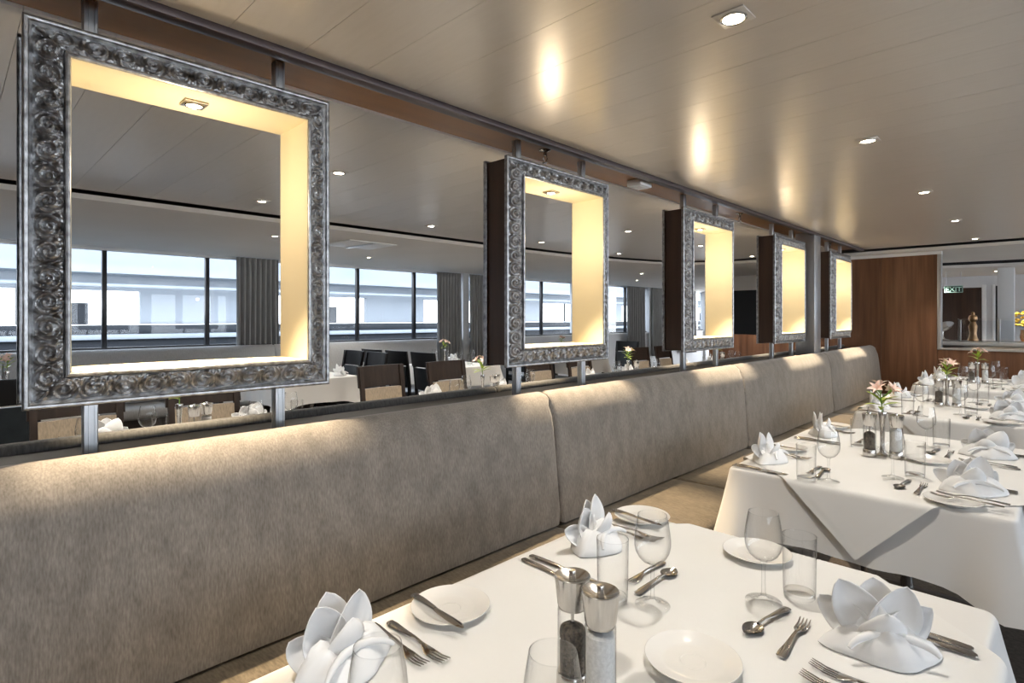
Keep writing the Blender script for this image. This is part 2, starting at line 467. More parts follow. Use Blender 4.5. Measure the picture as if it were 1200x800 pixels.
def cushion(prof, axis_flip, y0, y1, name, m, parent, puff=.008):
    cx = sum(p[0] for p in prof) / len(prof); cz = sum(p[1] for p in prof) / len(prof)
    # refine the profile
    pts = []
    for i in range(len(prof)):
        a, b = prof[i], prof[(i + 1) % len(prof)]
        k = max(1, int(math.hypot(b[0] - a[0], b[1] - a[1]) / .06))
        for q in range(k): pts.append((a[0] + (b[0] - a[0]) * q / k, a[1] + (b[1] - a[1]) * q / k))
    R = .028
    ys = [y0 + R * t for t in (0, .05, .15, .3, .55, 1.0)]
    nm = max(2, int((y1 - y0) / .12))
    ys += [y0 + R + (y1 - y0 - 2 * R) * i / nm for i in range(1, nm)]
    ys += [y1 - R * t for t in (1.0, .55, .3, .15, .05, 0)]
    secs = []
    for yy in ys:
        d = min(yy - y0, y1 - yy)
        t = min(1.0, d / R)
        ins = R * .75 * (1 - math.sqrt(max(0, 1 - (1 - t) ** 2)))
        sec = []
        for (px, pz) in pts:
            vx, vz = px - cx, pz - cz
            l = math.hypot(vx, vz) or 1
            w = .0025 * math.sin(yy * 5.1 + pz * 7) + .0018 * math.sin(yy * 11.3 - pz * 5)
            qx = px - math.copysign(min(ins, abs(vx)), vx) + (w if vx > 0 else 0)
            qz = pz - math.copysign(min(ins * .8, abs(vz)), vz)
            sec.append((axis_flip(qx), yy, qz))
        secs.append(sec)
    return MB().loft(secs).obj(name, m, parent, smooth=50)

SEAMS = [-2.29, -.165, 1.960, 4.085, 6.21, 8.27]
def banquette(flip, label, fab, seatfab, y_end=8.27, seams=SEAMS):
    t = thing('banquette', label, 'banquette', (0, 0, 0))
    pf = profile_near()
    for a, b in zip(seams, seams[1:]):
        cushion(pf, flip, a + .002, b - .002, 'back_cushion', fab, t)
        h = (a + b) / 2
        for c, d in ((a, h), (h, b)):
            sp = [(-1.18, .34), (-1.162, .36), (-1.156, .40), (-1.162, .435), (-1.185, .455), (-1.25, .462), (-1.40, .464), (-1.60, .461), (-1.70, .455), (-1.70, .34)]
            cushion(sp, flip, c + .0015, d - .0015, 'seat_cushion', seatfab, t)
    xa, xb = sorted((flip(-1.21), flip(-1.76)))
    MB().box(xa, xb, seams[0], seams[-1], .0, .345).obj('plinth', 'plinth', t, smooth=0)
    return t
banquette(lambda x: x, 'long grey-brown upholstered banquette running along the near side of the partition', 'back_fabric', 'seat_fabric')
banquette(lambda x: -3.785 - x, 'dark grey banquette backing onto the partition on its far side', 'far_fabric', 'far_fabric')
banquette(lambda x: -9.26 - x if False else x - 5.70, 'pale grey banquette below the left windows', 'window_fabric', 'window_fabric', seams=[-2.2, 0.4, 3.05, 5.72])

# steel column in the partition
tag(MB().cbox(-1.93, -1.752, 6.06, 6.26, 1.03, 2.26, .006).obj('steel_column', 'column'), 'brushed steel column between the fourth and fifth silver frames', 'column')

# ================================================================== HANGING FRAMES
FW, FH, MW = .800, .972, .090           # outer width, outer height, moulding width
def moulding_mesh():
    mb = MB()
    def height(s, w, L):
        n = round((L - .09) / .0635)
        p = (L - .09) / n
        sp = s + (L - .09) / 2
        k = np.floor(sp / p)
        sg = np.where(np.mod(k, 2) < .5, 1.0, -1.0)
        ds = sp - (k + .5) * p
        wc = .0465
        r = .0345
        d = np.sqrt(ds ** 2 + ((w - wc) * 1.08) ** 2)
        dome = np.sqrt(np.clip(1 - (d / r) ** 2, 0, 1))
        ang = np.arctan2(w - wc, ds) * sg
        spiral = .5 + .5 * np.cos(2 * PI * d / .0150 - ang * 1.0 + .6)
        cr = np.zeros_like(s)
        cr = .0075 * dome ** .7 + .0065 * np.minimum(1, dome * 1.6) * spiral
        # acanthus ridges over the inner half
        v = np.clip((w - .050) / .028, 0, 1)
        leaf = .5 + .5 * np.cos(2 * PI * (ds / p * 3.0) + sg * v * 5.0 + np.sin(ds / p * 6))
        cr = np.maximum(cr, (.0045 + .0065 * leaf) * np.sin(np.clip((w - .045) / .034, 0, 1) * PI) ** .6)
        cr += .0012 * np.sin(s * 950 + w * 700) * (cr > .003) * np.sin(w * 900)
        ends = np.clip((.078 - w) / .002, 0, 1) * np.clip((w - .0195) / .003, 0, 1)
        base = .008 + .026 * np.clip((w - .0195) / .058, 0, 1)
        bead = np.where(w < .0125, .015 + .005 * np.sqrt(np.clip(1 - ((w - .006) / .0065) ** 2, 0, 1)), 0)
        step = np.where((w >= .0125) & (w < .0195), .0125 - (w - .0125) * .6, 0)
        inn = np.where(w > .078, .043 + .007 * np.sqrt(np.clip(1 - ((w - .084) / .0062) ** 2, 0, 1)), 0)
        return np.maximum.reduce([base + cr * ends, bead, step, inn])
    ws = np.unique(np.concatenate([[0, .0005, .002, .006, .010, .0124, .0126, .016, .0194], np.linspace(.0197, .0778, 30), [.0782, .080, .084, .088, .0895, .09]]))
    for side in range(4):
        L = FW if side % 2 == 0 else FH
        ns = int(L / .0028)
        u = np.linspace(-1, 1, ns + 1)
        Wg, Ug = np.meshgrid(ws, u)
        S = Ug * (L / 2 - Wg)
        H = height(S, Wg, L)
        # closing walls
        S = np.concatenate([S[:, :1], S, S[:, -1:]], 1); Wg = np.concatenate([Wg[:, :1], Wg, Wg[:, -1:]], 1)
        H = np.concatenate([0 * H[:, :1], H, 0 * H[:, -1:]], 1)
        if side == 0: Y, Z = S, -FH / 2 + Wg
        elif side == 2: Y, Z = -S, FH / 2 - Wg
        elif side == 1: Y, Z = FW / 2 - Wg, S
        else: Y, Z = -FW / 2 + Wg, -S
        P = np.stack([H, Y, Z], -1)
        mb.grid(P.tolist())
    return mb.mesh('carved_moulding', 'silver', 30)
ME_MOULD = moulding_mesh()

def post_mesh(h):
    """square aluminium section with grooved faces"""
    a, g, d = .0165, .0045, .004
    poly = []
    for k in range(4):
        c, s_ = math.cos(k * PI / 2), math.sin(k * PI / 2)
        for (x, y) in [(a, -a + .002), (a, -.009), (a - d, -.009), (a - d, -.0055), (a, -.0055), (a, .0055), (a - d, .0055), (a - d, .009), (a, .009), (a, a - .002), (a - .002, a)]:
            poly.append((x * c - y * s_, x * s_ + y * c))
    return MB().prism(poly, 0, h).mesh('post', 'alu', 0)
ME_POST_UP, ME_POST_LO = post_mesh(2.259 - 2.146 + .012), post_mesh(1.174 - 1.03 + .012)

mb = MB(); a, b, t = FW / 2 - .010, FH / 2 - .010, .014
X0, X1 = -.064, .064
mb.box(X0, X1, -a, -a + t, -b, b).box(X0, X1, a - t, a, -b, b).box(X0, X1, -a + t, a - t, -b, -b + t).box(X0, X1, -a + t, a - t, b - t, b)
ME_CASE = mb.mesh('casing', 'case_wood', 0)
mb = MB(); a, b, t = FW / 2 - MW + .0045, FH / 2 - MW + .0045, .008
X0, X1 = -.1055, .1055
mb.box(X0, X1, -a - .001, -a + t - .002, -b, b).box(X0, X1, a - t + .002, a + .001, -b, b).box(X0, X1, -a, a, -b - .001, -b + t - .002).box(X0, X1, -a, a, b - t + .002, b + .001)
ME_LINE = mb.mesh('lining', 'lining', 0)

ME_PLATE = MB().cbox(-.032, .032, -.032, .032, -.005, 0, .0015).mesh('trim_plate', 'brass', 30)
ME_RING = MB().lathe([(.026, -.005), (.0265, -.008), (.024, -.010), (.021, -.008), (.020, -.005)], 28).mesh('trim_ring', 'steel')
ME_LENS = MB().lathe([(.0205, -.0055), (.016, -.0085), (.008, -.010), (.0005, -.0105)], 24).mesh('lens', 'lamp')

ORD = ['first', 'second', 'third', 'fourth', 'fifth']
FY = [.533 + 1.6655 * i for i in range(5)]
XF = -1.8825
FLAB = ['large carved silver frame hanging nearest the camera, at the left', 'carved silver box frame second from the camera, dark wood side showing',
        'carved silver box frame third from the camera', 'carved silver box frame fourth from the camera, left of the steel column',
        'smallest-looking silver box frame, farthest along the row beside the wood wall']
for i, yc in enumerate(FY):
    zc = 1.66
    f = thing('hanging_frame', FLAB[i], 'frame', (XF, yc, 1.03), group='carved silver frames along the partition')
    dz = zc - 1.03
    link('front_moulding', ME_MOULD, f, (.0625, 0, dz))
    link('back_moulding', ME_MOULD, f, (-.0625, 0, dz), (0, 0, PI))
    link('casing', ME_CASE, f, (0, 0, dz))
    link('lining', ME_LINE, f, (0, 0, dz))
    for sy in (-.256, .256):
        link('post', ME_POST_UP, f, (0, sy, 2.146 - 1.03 - .012))
        link('post', ME_POST_LO, f, (0, sy, 0))
    zt = dz + FH / 2 - MW + .0
    l = link('spotlight', ME_PLATE, f, (0, 0, zt - .0032), (0, 0, 0))
    link('trim_ring', ME_RING, l); link('lens', ME_LENS, l)
    spot('frame_beam', f, (0, 0, zt - .020), P_FRAME, HALO, 54, .55, .014, (0, math.radians(-10), 0))
    d = bpy.data.lights.new('frame_fill', 'POINT'); d.energy = P_FILL; d.color = HALO; d.shadow_soft_size = .022  # added fill to even out the brightness of the lining
    o = bpy.data.objects.new('frame_fill', d); COL.objects.link(o); o.parent = f; o.location = (0, 0, zt - .24)

# ================================================================== CEILING FITTINGS
ME_CPLATE = MB().cbox(-.045, .045, -.045, .045, -.004, 0, .0015).mesh('trim_plate', 'ceiling', 30)
ME_CRING = MB().lathe([(.036, -.004), (.0365, -.008), (.033, -.010), (.029, -.008), (.028, -.004)], 28).mesh('trim_ring', 'steel')
ME_CLENS = MB().lathe([(.0285, -.0045), (.022, -.0075), (.011, -.0095), (.0005, -.010)], 24).mesh('lens', 'lamp')
def downlight(x, y, z, power, label, group, angle=110, col=WARM, blend=.6):
    t = thing('ceiling_downlight', label, 'downlight', (x, y, z), group=group)
    link('trim_plate', ME_CPLATE, t); link('trim_ring', ME_CRING, t); link('lens', ME_CLENS, t)
    spot('downlight_beam', t, (0, 0, -.016), power, col, angle, blend, .028)
wordn = {0: 'behind the camera, second back', 1: 'almost overhead', 2: 'largest in view, top centre', 3: 'second largest in view', 4: 'third along the row', 5: 'fourth along the row', 6: 'farthest along the row'}
for k in range(7):
    downlight(-.66, 1.56 + 1.525 * (k - 2), Z_C, P_TABLE, 'recessed downlight above the set tables, ' + wordn[k], 'downlights above the near tables')
for k in range(6):
    yy = 1.61 + 1.52 * (k - 1)
    downlight(-3.0, yy, Z_C, P_LEFT, 'recessed downlight beyond the partition, inner row, number %s from the camera' % ORD[min(k, 4)] if k < 5 else 'recessed downlight beyond the partition, inner row, farthest', 'downlights beyond the partition')
    downlight(-4.12, yy, Z_C, P_LEFT, 'recessed downlight beside the dark ceiling slot, number %s from the camera' % ORD[min(k, 4)] if k < 5 else 'recessed downlight beside the dark ceiling slot, farthest', 'downlights beyond the partition')
lowpos = [(-5.42, 2.24, 'seen through the nearest silver frame'), (-6.44, 3.88, 'above the left windows beside the square vent'), (-5.3, 8.65, 'left of the third frame, nearer one'),
          (-6.3, 10.1, 'left of the third frame, farther one'), (-5.42, 5.4, 'above the window tables, behind the second frame'), (-5.42, -.9, 'above the window tables, left of the first frame')]
for x, y, w in lowpos:
    downlight(x, y, Z_L, P_LOW, 'small downlight in the lower white ceiling ' + w, 'downlights in the lower ceiling')
for x, y, z, w in ((-1.45, 10.75, Z_L - .075, 'left one'), (-.72, 11.2, Z_L - .075, 'beside the white column'), (.1, 12.5, Z_L - .075, 'right one')):
    downlight(x, y, z, P_LOW * 2, 'small downlight over the buffet beyond the opening, ' + w, 'downlights over the buffet')

v = thing('ceiling_vent', 'square white air vent in the lower ceiling between first and second frames', 'vent', (-5.40, 3.15, Z_L))
MB().cbox(-.28, .28, -.28, .28, -.012, 0, .004).obj('vent_panel', 'vent', v)
MB().cbox(-.285, .285, -.02, .02, -.022, -.012, .004).obj('vent_bar', 'alu', v)

for yy, w in ((2.15, 'above the second silver frame'), (4.56, 'between third and fourth silver frames'), (7.06, 'above the fifth silver frame')):
    t = thing('sprinkler_head', 'small chrome fire sprinkler under the wooden beam ' + w, 'sprinkler', (-1.88, yy, 2.26), group='sprinklers under the beam')
    MB().lathe([(.030, 0), (.030, -.004), (.014, -.010), (.010, -.014), (.0095, -.03), (.0005, -.03)], 18).obj('escutcheon', 'steel', t)
    MB().tube([(0, -.011, -.028), (0, -.016, -.045), (0, -.004, -.062), (0, 0, -.066)], .003, 6).obj('yoke_arm', 'steel', t)
    MB().tube([(0, .011, -.028), (0, .016, -.045), (0, .004, -.062), (0, 0, -.066)], .003, 6).obj('yoke_arm', 'steel', t)
    MB().lathe([(.0005, -.064), (.016, -.066), (.016, -.068), (.0005, -.069)], 14).obj('deflector', 'steel', t)
t = thing('detector_box', 'small white sensor box under the wooden beam between second and third frames', 'detector', (-1.885, 3.05, 2.26))
MB().cbox(-.05, .05, -.065, .065, -.042, 0, .005).obj('housing', 'white', t)
MB().cbox(-.036, .036, -.048, .048, -.046, -.042, .001).obj('lens_cover', 'vent', t)

# ================================================================== TABLEWARE MESHES
def lathe_mesh(name, prof, m, n=32, smooth=40):
    return MB().lathe(prof, n).mesh(name, m, smooth)

G_BOWL = lathe_mesh('bowl', [(.0045, .094), (.012, .096), (.022, .101), (.031, .110), (.0375, .122), (.0405, .136), (.0405, .150), (.0385, .168), (.0355, .186), (.0325, .2035),
                             (.0322, .205), (.0316, .2045), (.0318, .203)], 'glass', 40)
G_STEM = lathe_mesh('stem', [(.0388, .0012), (.039, .002), (.038, .003), (.024, .005), (.012, .008), (.0065, .014), (.0046, .024), (.004, .05), (.0042, .078), (.0055, .090), (.010, .0962)], 'glass_thick', 32)
T_WALL = lathe_mesh('wall', [(.033, .008), (.0345, .014), (.0365, .142), (.0363, .1435), (.0355, .1435), (.0352, .142)], 'glass', 36)
T_BASE = lathe_mesh('base', [(.031, .0005), (.0335, .004), (.0336, .010), (.031, .0145), (.0005, .0135)], 'glass_thick', 32)
PLATE = lathe_mesh('bread_plate', [(.0005, .003), (.046, .003), (.048, .001), (.052, .001), (.054, .004), (.062, .007), (.080, .0125), (.0865, .0155), (.0875, .0168), (.0865, .0175),
                                   (.079, .0150), (.062, .0098), (.056, .0075), (.050, .0065), (.024, .0065), (.0235, .0072), (.0225, .0072), (.022, .0065), (.0005, .0065)], 'porcelain', 48, 50)
M_BASE = lathe_mesh('base', [(.0005, 0), (.0275, 0), (.0285, .003), (.0275, .030), (.0255, .033), (.0005, .033)], 'steel')
M_BODY = lathe_mesh('body', [(.0255, .033), (.0258, .036), (.0258, .140), (.0250, .144)], 'glass_thick')
M_CAP = lathe_mesh('cap', [(.0240, .143), (.0245, .147), (.0262, .150), (.0310, .194), (.0312, .198), (.0300, .1995), (.0285, .1985), (.012, .190), (.0005, .189)], 'steel', 40, 25)
M_KNOB = lathe_mesh('knob', [(.0060, .188), (.0062, .206), (.0055, .2075), (.0005, .2078)], 'steel', 20, 30)
M_SPINDLE = lathe_mesh('spindle', [(.003, .033), (.003, .146)], 'steel', 10)
M_FILL_P = lathe_mesh('peppercorns', [(.0005, .0345), (.0225, .0345), (.0228, .100), (.021, .108), (.012, .114), (.0035, .117)], 'pepper', 24)
M_FILL_S = lathe_mesh('salt_grains', [(.0005, .0345), (.0235, .0345), (.0236, .128), (.016, .133), (.0035, .134)], 'salt', 24)
V_BODY = lathe_mesh('bud_vase', [(.0005, 0), (.024, 0), (.0245, .003), (.016, .008), (.011, .02), (.0095, .06), (.0105, .13), (.014, .175), (.0185, .205), (.0180, .206), (.0135, .176), (.0095, .13), (.0005, .125)], 'steel', 28)

def section(p, hw, th, up):
    """flattened octagon across x at a station; p = centre (x along y axis...)"""
    x, y, z = p
    return [(x, y + hw * c, z + th * s_) for c, s_ in ((1, 0), (.8, .8), (0, 1), (-.8, .8), (-1, 0), (-.8, -.8), (0, -1), (.8, -.8))]

def knife_mesh(L=.225, name='knife'):
    h = L * .46
    mb = MB()
    st = [(0, .0055, .0028, .0035), (.004, .0078, .0036, .0042), (.03, .0082, .004, .0048), (h * .7, .0068, .0038, .0048), (h, .0052, .0034, .0042)]
    mb.loft([section((x, 0, z), w, t, 0) for x, w, t, z in st])
    bl = [(h - .002, .0050, .0026, .0042), (h + .012, .0070, .0014, .0040), (L * .75, .0095, .0011, .0036), (L * .9, .0090, .0009, .0034), (L * .97, .0055, .0008, .0032), (L, .0012, .0006, .0030)]
    mb.loft([section((x, -.001 if k else 0, z), w, t, 0) for k, (x, w, t, z) in enumerate(bl)])
    return mb.mesh(name, 'cutlery', 40)

def handle(mb, L, lift=.010):
    st = [(0, .0060, .0016, .004), (.003, .0090, .0020, .0042), (.02, .0096, .0022, .0052), (L * .45, .0062, .0020, lift * .75), (L * .8, .0036, .0022, lift), (L, .0036, .0022, lift * .85)]
    mb.loft([section((x, 0, z), w, t, 0) for x, w, t, z in st])

def fork_mesh(L=.200, name='fork'):
    mb = MB(); h = L * .62
    handle(mb, h)
    st = [(h - .002, .0038, .0020, .0088), (h + .010, .0080, .0014, .0065), (h + .020, .0115, .0012, .0042), (h + .030, .0122, .0011, .0034)]
    mb.loft([section((x, 0, z), w, t, 0) for x, w, t, z in st])
    for k in range(4):
        yv = (k - 1.5) * .0066
        ts = [(h + .028, .0020, .0011, .0035), (h + .050, .0017, .0010, .0044), (L - .006, .0014, .0009, .0085), (L, .0005, .0006, .0100)]
        mb.loft([section((x, yv * (1.0 if i else 1), z), w, t, 0) for i, (x, w, t, z) in enumerate(ts)])
    return mb.mesh(name, 'cutlery', 40)

def spoon_mesh(L=.190, name='spoon'):
    mb = MB(); bl = .056; h = L - bl
    handle(mb, h + .004, .011)
    P, Q = [], []
    n, m = 14, 11
    for i in range(n + 1):
        t = i / n
        w = .0195 * (math.sin(PI * (t ** .82)) ** .62) if 0 < t < 1 else .0025
        r1, r2 = [], []
        for j in range(m):
            s_ = -1 + 2 * j / (m - 1)
            dep = .0085 * math.sin(PI * min(1, max(0, t)) ) * (1 - s_ * s_)
            z = .0098 - .0008 * t - dep
            r1.append((h + bl * t, w * s_, z)); r2.append((h + bl * t, w * s_, z - .0011))
        P.append(r1); Q.append(r2)
    mb.grid(P); mb.grid(Q, flip=True)
    return mb.mesh(name, 'cutlery', 60)

ME_KNIFE, ME_BKNIFE = knife_mesh(.225, 'dinner_knife'), knife_mesh(.185, 'butter_knife')
ME_FORK, ME_DFORK, ME_DSPOON = fork_mesh(.200, 'dinner_fork'), fork_mesh(.170, 'dessert_fork'), spoon_mesh(.175, 'dessert_spoon')

def napkin_mesh(seed):
    """folded linen: a wrapped boat-shaped foot with pointed petals standing out of it"""
    r = random.Random(seed)
    mb = MB()
    n = 44
    prof = [(1.02, .0), (1.05, .004), (1.0, .014), (.86, .030), (.68, .044), (.50, .050), (.34, .046), (.22, .034), (.10, .026), (.002, .024)]
    P = []
    for pr, z in prof:
        row = []
        for k in range(n):
            a = 2 * PI * k / n
            c, s_ = math.cos(a), math.sin(a)
            # three-cornered foot: pointed left and right, blunt at the back
            rr = .104 / (abs(c) ** 1.35 + (abs(s_) * 1.45) ** 1.35) ** (1 / 1.35)
            rr *= 1 + .035 * math.sin(3 * a + seed) + .02 * math.sin(7 * a + 2 * seed)
            fold = .0035 * math.sin(9 * a + z * 120 + seed) * min(1, z / .02)
            zz = z * (1 + .22 * math.sin(a * 2 + seed) ) if z > .01 else z
            row.append((rr * pr * c, rr * pr * s_, max(0.0008, zz + fold)))
        P.append(row)
    mb.grid(P, close_v=True)
    # rolled band across the front
    band = [(.078 * math.cos(a) , -.045 - .012 * math.cos(2 * a), .020 + .028 * math.sin(a)) for a in np.linspace(.25, PI - .25, 14)]
    mb.tube(band, [.004 + .004 * math.sin(PI * i / 13) for i in range(14)], 8)
    # petals
    pet = [(-.030, .010, -.62, .30, .100, .030), (.030, .012, .60, .25, .098, .031), (-.014, .004, -.26, .10, .128, .034), (.016, .006, .24, .05, .134, .034), (.0, .018, .02, .30, .122, .036), (-.004, -.010, -.02, -.22, .092, .030)]
    for (bx, by, fan, tilt, Hh, Wd) in pet:
        fan += r.uniform(-.10, .10); tilt += r.uniform(-.1, .1); Hh *= r.uniform(.80, 1.0); Wd *= 1.5
        ni, nj = 12, 8
        G = []
        for i in range(ni + 1):
            t = i / ni
            w = Wd * (math.sin(PI * (.20 + .80 * t)) ** .62 if t < 1 else 0.0) * (1.0 - .15 * t)
            bend = fan * (1 + .35 * t)
            row = []
            for j in range(nj + 1):
                s_ = -1 + 2 * j / nj
                cup = .020 * (1 - s_ * s_) * math.sin(PI * min(1, t * .9 + .08))
                lx = w * s_; lz = Hh * t
                x = bx + lx * math.cos(bend) + lz * math.sin(bend)
                z = .016 + lz * math.cos(bend) * math.cos(tilt) - lx * math.sin(bend) * .6
                yv = by + lz * math.sin(tilt) + cup * (1 if tilt > 0 else -1) + .004 * math.sin(6 * t + bx * 90)
                row.append((x, yv, max(z, .006)))
            G.append(row)
        mb.grid(G)
    return mb.mesh('napkin', 'napkin', 60)
NAPS = [napkin_mesh(s) for s in (1, 2, 5, 9)]

# ------------------------------------------------------------------ tablecloths
HX, HY, TZ = .465, .675, .75
def rrect(hx, hy, r, n=10):
    pts = []
    for cx, cy, a0 in ((hx - r, hy - r, 0), (-hx + r, hy - r, PI / 2), (-hx + r, -hy + r, PI), (hx - r, -hy + r, 3 * PI / 2)):
        for k in range(n + 1):
            a = a0 + PI / 2 * k / n
            pts.append((cx + r * math.cos(a), cy + r * math.sin(a)))
    # subdivide the straight runs
    out = []
    for i, p in enumerate(pts):
        q = pts[(i + 1) % len(pts)]
        k = max(1, int(math.hypot(q[0] - p[0], q[1] - p[1]) / .04))
        for j in range(k): out.append((p[0] + (q[0] - p[0]) * j / k, p[1] + (q[1] - p[1]) * j / k))
    return out

def cloth_mesh(hx, hy, drop, seed, name='tablecloth', m='cloth'):
    base = rrect(hx, hy, .022)
    rings = []
    for sc_ in (.02, .5, .9, .985):
        rings.append([(x * sc_, y * sc_, 0.0) for x, y in base])
    rings.append([(x, y, -.001) for x, y in base])
    nd = 14
    for t in [.008, .03] + [k / nd for k in range(1, nd + 1)]:
        row = []
        for (x, y) in base:
            dcx, dcy = hx - abs(x), hy - abs(y)
            cor = math.exp(-(dcx ** 2 + dcy ** 2) / .018)
            nx, ny = 0.0, 0.0
            if dcx < .021: nx = math.copysign(1, x)
            if dcy < .021: ny = math.copysign(1, y)
            l = math.hypot(nx, ny) or 1
            s_ = x * 3.1 + y * 2.3
            fold = .007 * t * math.sin(s_ * 6 + seed) + .004 * t * math.sin(s_ * 13 + 2 * seed)
            # folds beside the corners: cloth gathers into a hanging cone
            side = math.exp(-((math.hypot(dcx, dcy) - .13) ** 2) / .004)
            out = min(.006, .35 * t) + .026 * t + fold * (1 - cor) + .055 * cor * t ** 1.1 - .020 * side * t
            dr = drop * t * (1 + .20 * cor) + .004 * math.sin(s_ * 5 + seed) * t
            row.append((x + nx / l * out, y + ny / l * out, -.001 - dr))
        rings.append(row)
    mb = MB().grid(rings, close_v=True, flip=True)
    return mb.mesh(name, m, 60)

def overlay_mesh(hx, hy, hd):
    """square topcloth laid diagonally: four corners fall over the four table edges"""
    N = 140
    side = hd * math.sqrt(2)
    R = .018
    def fold(d, h):
        """distance along the cloth past the edge -> (outward, down)"""
        if d <= 0: return d, 0.0
        arc = R * PI / 2
        if d < arc:
            a = d / R
            return R * math.sin(a), R * (1 - math.cos(a))
        return R + .11 * (d - arc), R + (d - arc) * .998
    P = []
    for i in range(N + 1):
        row = []
        for j in range(N + 1):
            a, b = (i / N - .5) * side, (j / N - .5) * side
            ca, sa = math.cos(PI / 4 + .03), math.sin(PI / 4 + .03)
            x, y = a * ca - b * sa, a * sa + b * ca
            z = 0.0; X, Y = x, y
            ox, dx_ = fold(abs(x) - hx, hx); oy, dy_ = fold(abs(y) - hy, hy)
            X = math.copysign(hx + ox, x); Y = math.copysign(hy + oy, y)
            z = -dx_ - dy_
            hem = 0.0 if (min(i, j) < 3 or max(i, j) > N - 3) is False else .0012
            w = .006 * (dx_ + dy_) / .3
            if dx_ > 0: X += math.copysign(hem + w * math.sin(y * 9), x)
            elif dy_ > 0: Y += math.copysign(hem + w * math.sin(x * 11), y)
            else: z += hem
            row.append((X, Y, z))
        P.append(row)
    return MB().grid(P).mesh('topcloth', 'overlay', 50)
ME_CLOTH = [cloth_mesh(HX, HY, .258, s) for s in (1.0, 2.7)]
ME_OVER = overlay_mesh(HX + .016, HY + .016, .945)
ME_CLOTH_B = cloth_mesh(.50, .45, .255, 4.2)
ME_BOARD = MB().cbox(-HX + .01, HX - .01, -HY + .01, HY - .01, -.03, -.006, .004).mesh('table_top', 'chair_wood')
ME_BOARD_B = MB().cbox(-.49, .49, -.44, .44, -.03, -.006, .004).mesh('table_top', 'chair_wood')
ME_LEG = MB().lathe([(.028, -TZ + .012), (.028, -.03)], 20).mesh('leg', 'steel')
ME_FOOT = MB().cbox(-.30, .30, -.035, .035, -TZ, -TZ + .02, .005).mesh('foot', 'plinth')
ME_FOOT_B = MB().cbox(-.035, .035, -.30, .30, -TZ, -TZ + .02, .005).mesh('foot', 'plinth')

# ------------------------------------------------------------------ flowers
def leaf_mesh(L, Wd, arch=.25, fold=.3, name='leaf', m='leaf', tipw=.9):
    G = []
    n = 9
    for i in range(n + 1):
        t = i / n
        w = Wd * math.sin(PI * t ** tipw) ** .8 if 0 < i < n else .0008
        G.append([(L * t, w * s_, L * arch * (t - t * t * 1.25) + abs(s_) * w * fold) for s_ in (-1, -.5, 0, .5, 1)])
    mb = MB().grid(G)
    return mb.mesh(name, m, 60)
ME_LEAF = leaf_mesh(.085, .013, .2, .3)
ME_PETAL_A = leaf_mesh(.046, .013, .35, .35, 'petal', 'petal', .7)
ME_PETAL_B = leaf_mesh(.048, .008, .45, .3, 'petal', 'petal', .6)
def flower(loc, label, rz=0.0, group='alstroemeria stems in the bud vases'):
    t = thing('flower_stem', label, 'flower', loc, rz, 'pink flower sprays in bud vases')
    MB().tube([(0, 0, .13), (.002, 0, .20), (-.004, .002, .245), (-.008, .004, .275)], .0026, 8).obj('stem', 'stem', t)
    for k, (a, z, el) in enumerate(((2.6, .235, .10), (3.5, .228, .0), (.3, .24, .35), (1.5, .25, .6), (4.6, .25, .5), (5.4, .232, .25), (2.0, .262, .9))):
        link('leaf', ME_LEAF, t, (-.003, .001, z), (0, -el, a))
    for k, (hx_, hy_, hz, tilt, az) in enumerate(((-.045, .0, .315, .75, PI), (.0, .012, .330, .2, .5), (.045, -.012, .300, .85, 0.0), (.0, -.040, .312, .7, -1.6))):
        b = link('blossom', MB().tube([(-.008 - hx_, .004 - hy_, .270 - hz), (-.5 * hx_, -.5 * hy_, -.02), (0, 0, 0)], [.0016, .002, .0055], 8).mesh('blossom', 'stem'), t, (hx_, hy_, hz))
        for q in range(6):
            link('petal', ME_PETAL_A if q % 2 else ME_PETAL_B, b, (0, 0, -.002), (0, 0, 0))
            o = COL.objects[-1] if False else None
            pt = b.children[-1]
            m_ = Matrix.Rotation(az, 4, 'Z') @ Matrix.Rotation(tilt, 4, 'Y') @ Matrix.Rotation(q * PI / 3, 4, 'Z') @ Matrix.Rotation(-.62, 4, 'Y')
            pt.rotation_euler = m_.to_euler()
    return t

# ------------------------------------------------------------------ placing
TN = ['nearest table', 'second table', 'third table', 'farthest table']

def wine(loc, label, group):
    t = thing('wine_glass', label, 'wine glass', loc, random.uniform(0, 6), group)
    link('bowl', G_BOWL, t); link('stem', G_STEM, t)
def tumbler(loc, label, group):
    t = thing('water_tumbler', label, 'tumbler', loc, random.uniform(0, 6), group)
    link('wall', T_WALL, t); link('base', T_BASE, t)
def mill(loc, label, fill, group):
    t = thing('pepper_mill' if fill == 'p' else 'salt_mill', label, 'mill', loc, random.uniform(0, 6), group)
    link('base', M_BASE, t); link('body', M_BODY, t); c = link('cap', M_CAP, t); link('knob', M_KNOB, c); link('spindle', M_SPINDLE, t)
    link('peppercorns' if fill == 'p' else 'salt_grains', M_FILL_P if fill == 'p' else M_FILL_S, t)
def flat(name, me, loc, rz, label, cat, group):
    o = link(name, me, None, loc, (0, 0, rz)); return tag(o, label, cat, group)
def napkin(loc, rz, label, k):
    o = link('folded_napkin', NAPS[k % len(NAPS)], None, loc, (0, 0, rz))
    md = o.modifiers.new('thickness', 'SOLIDIFY'); md.thickness = .0018
    return tag(o, label, 'napkin', 'folded napkins on the tables')

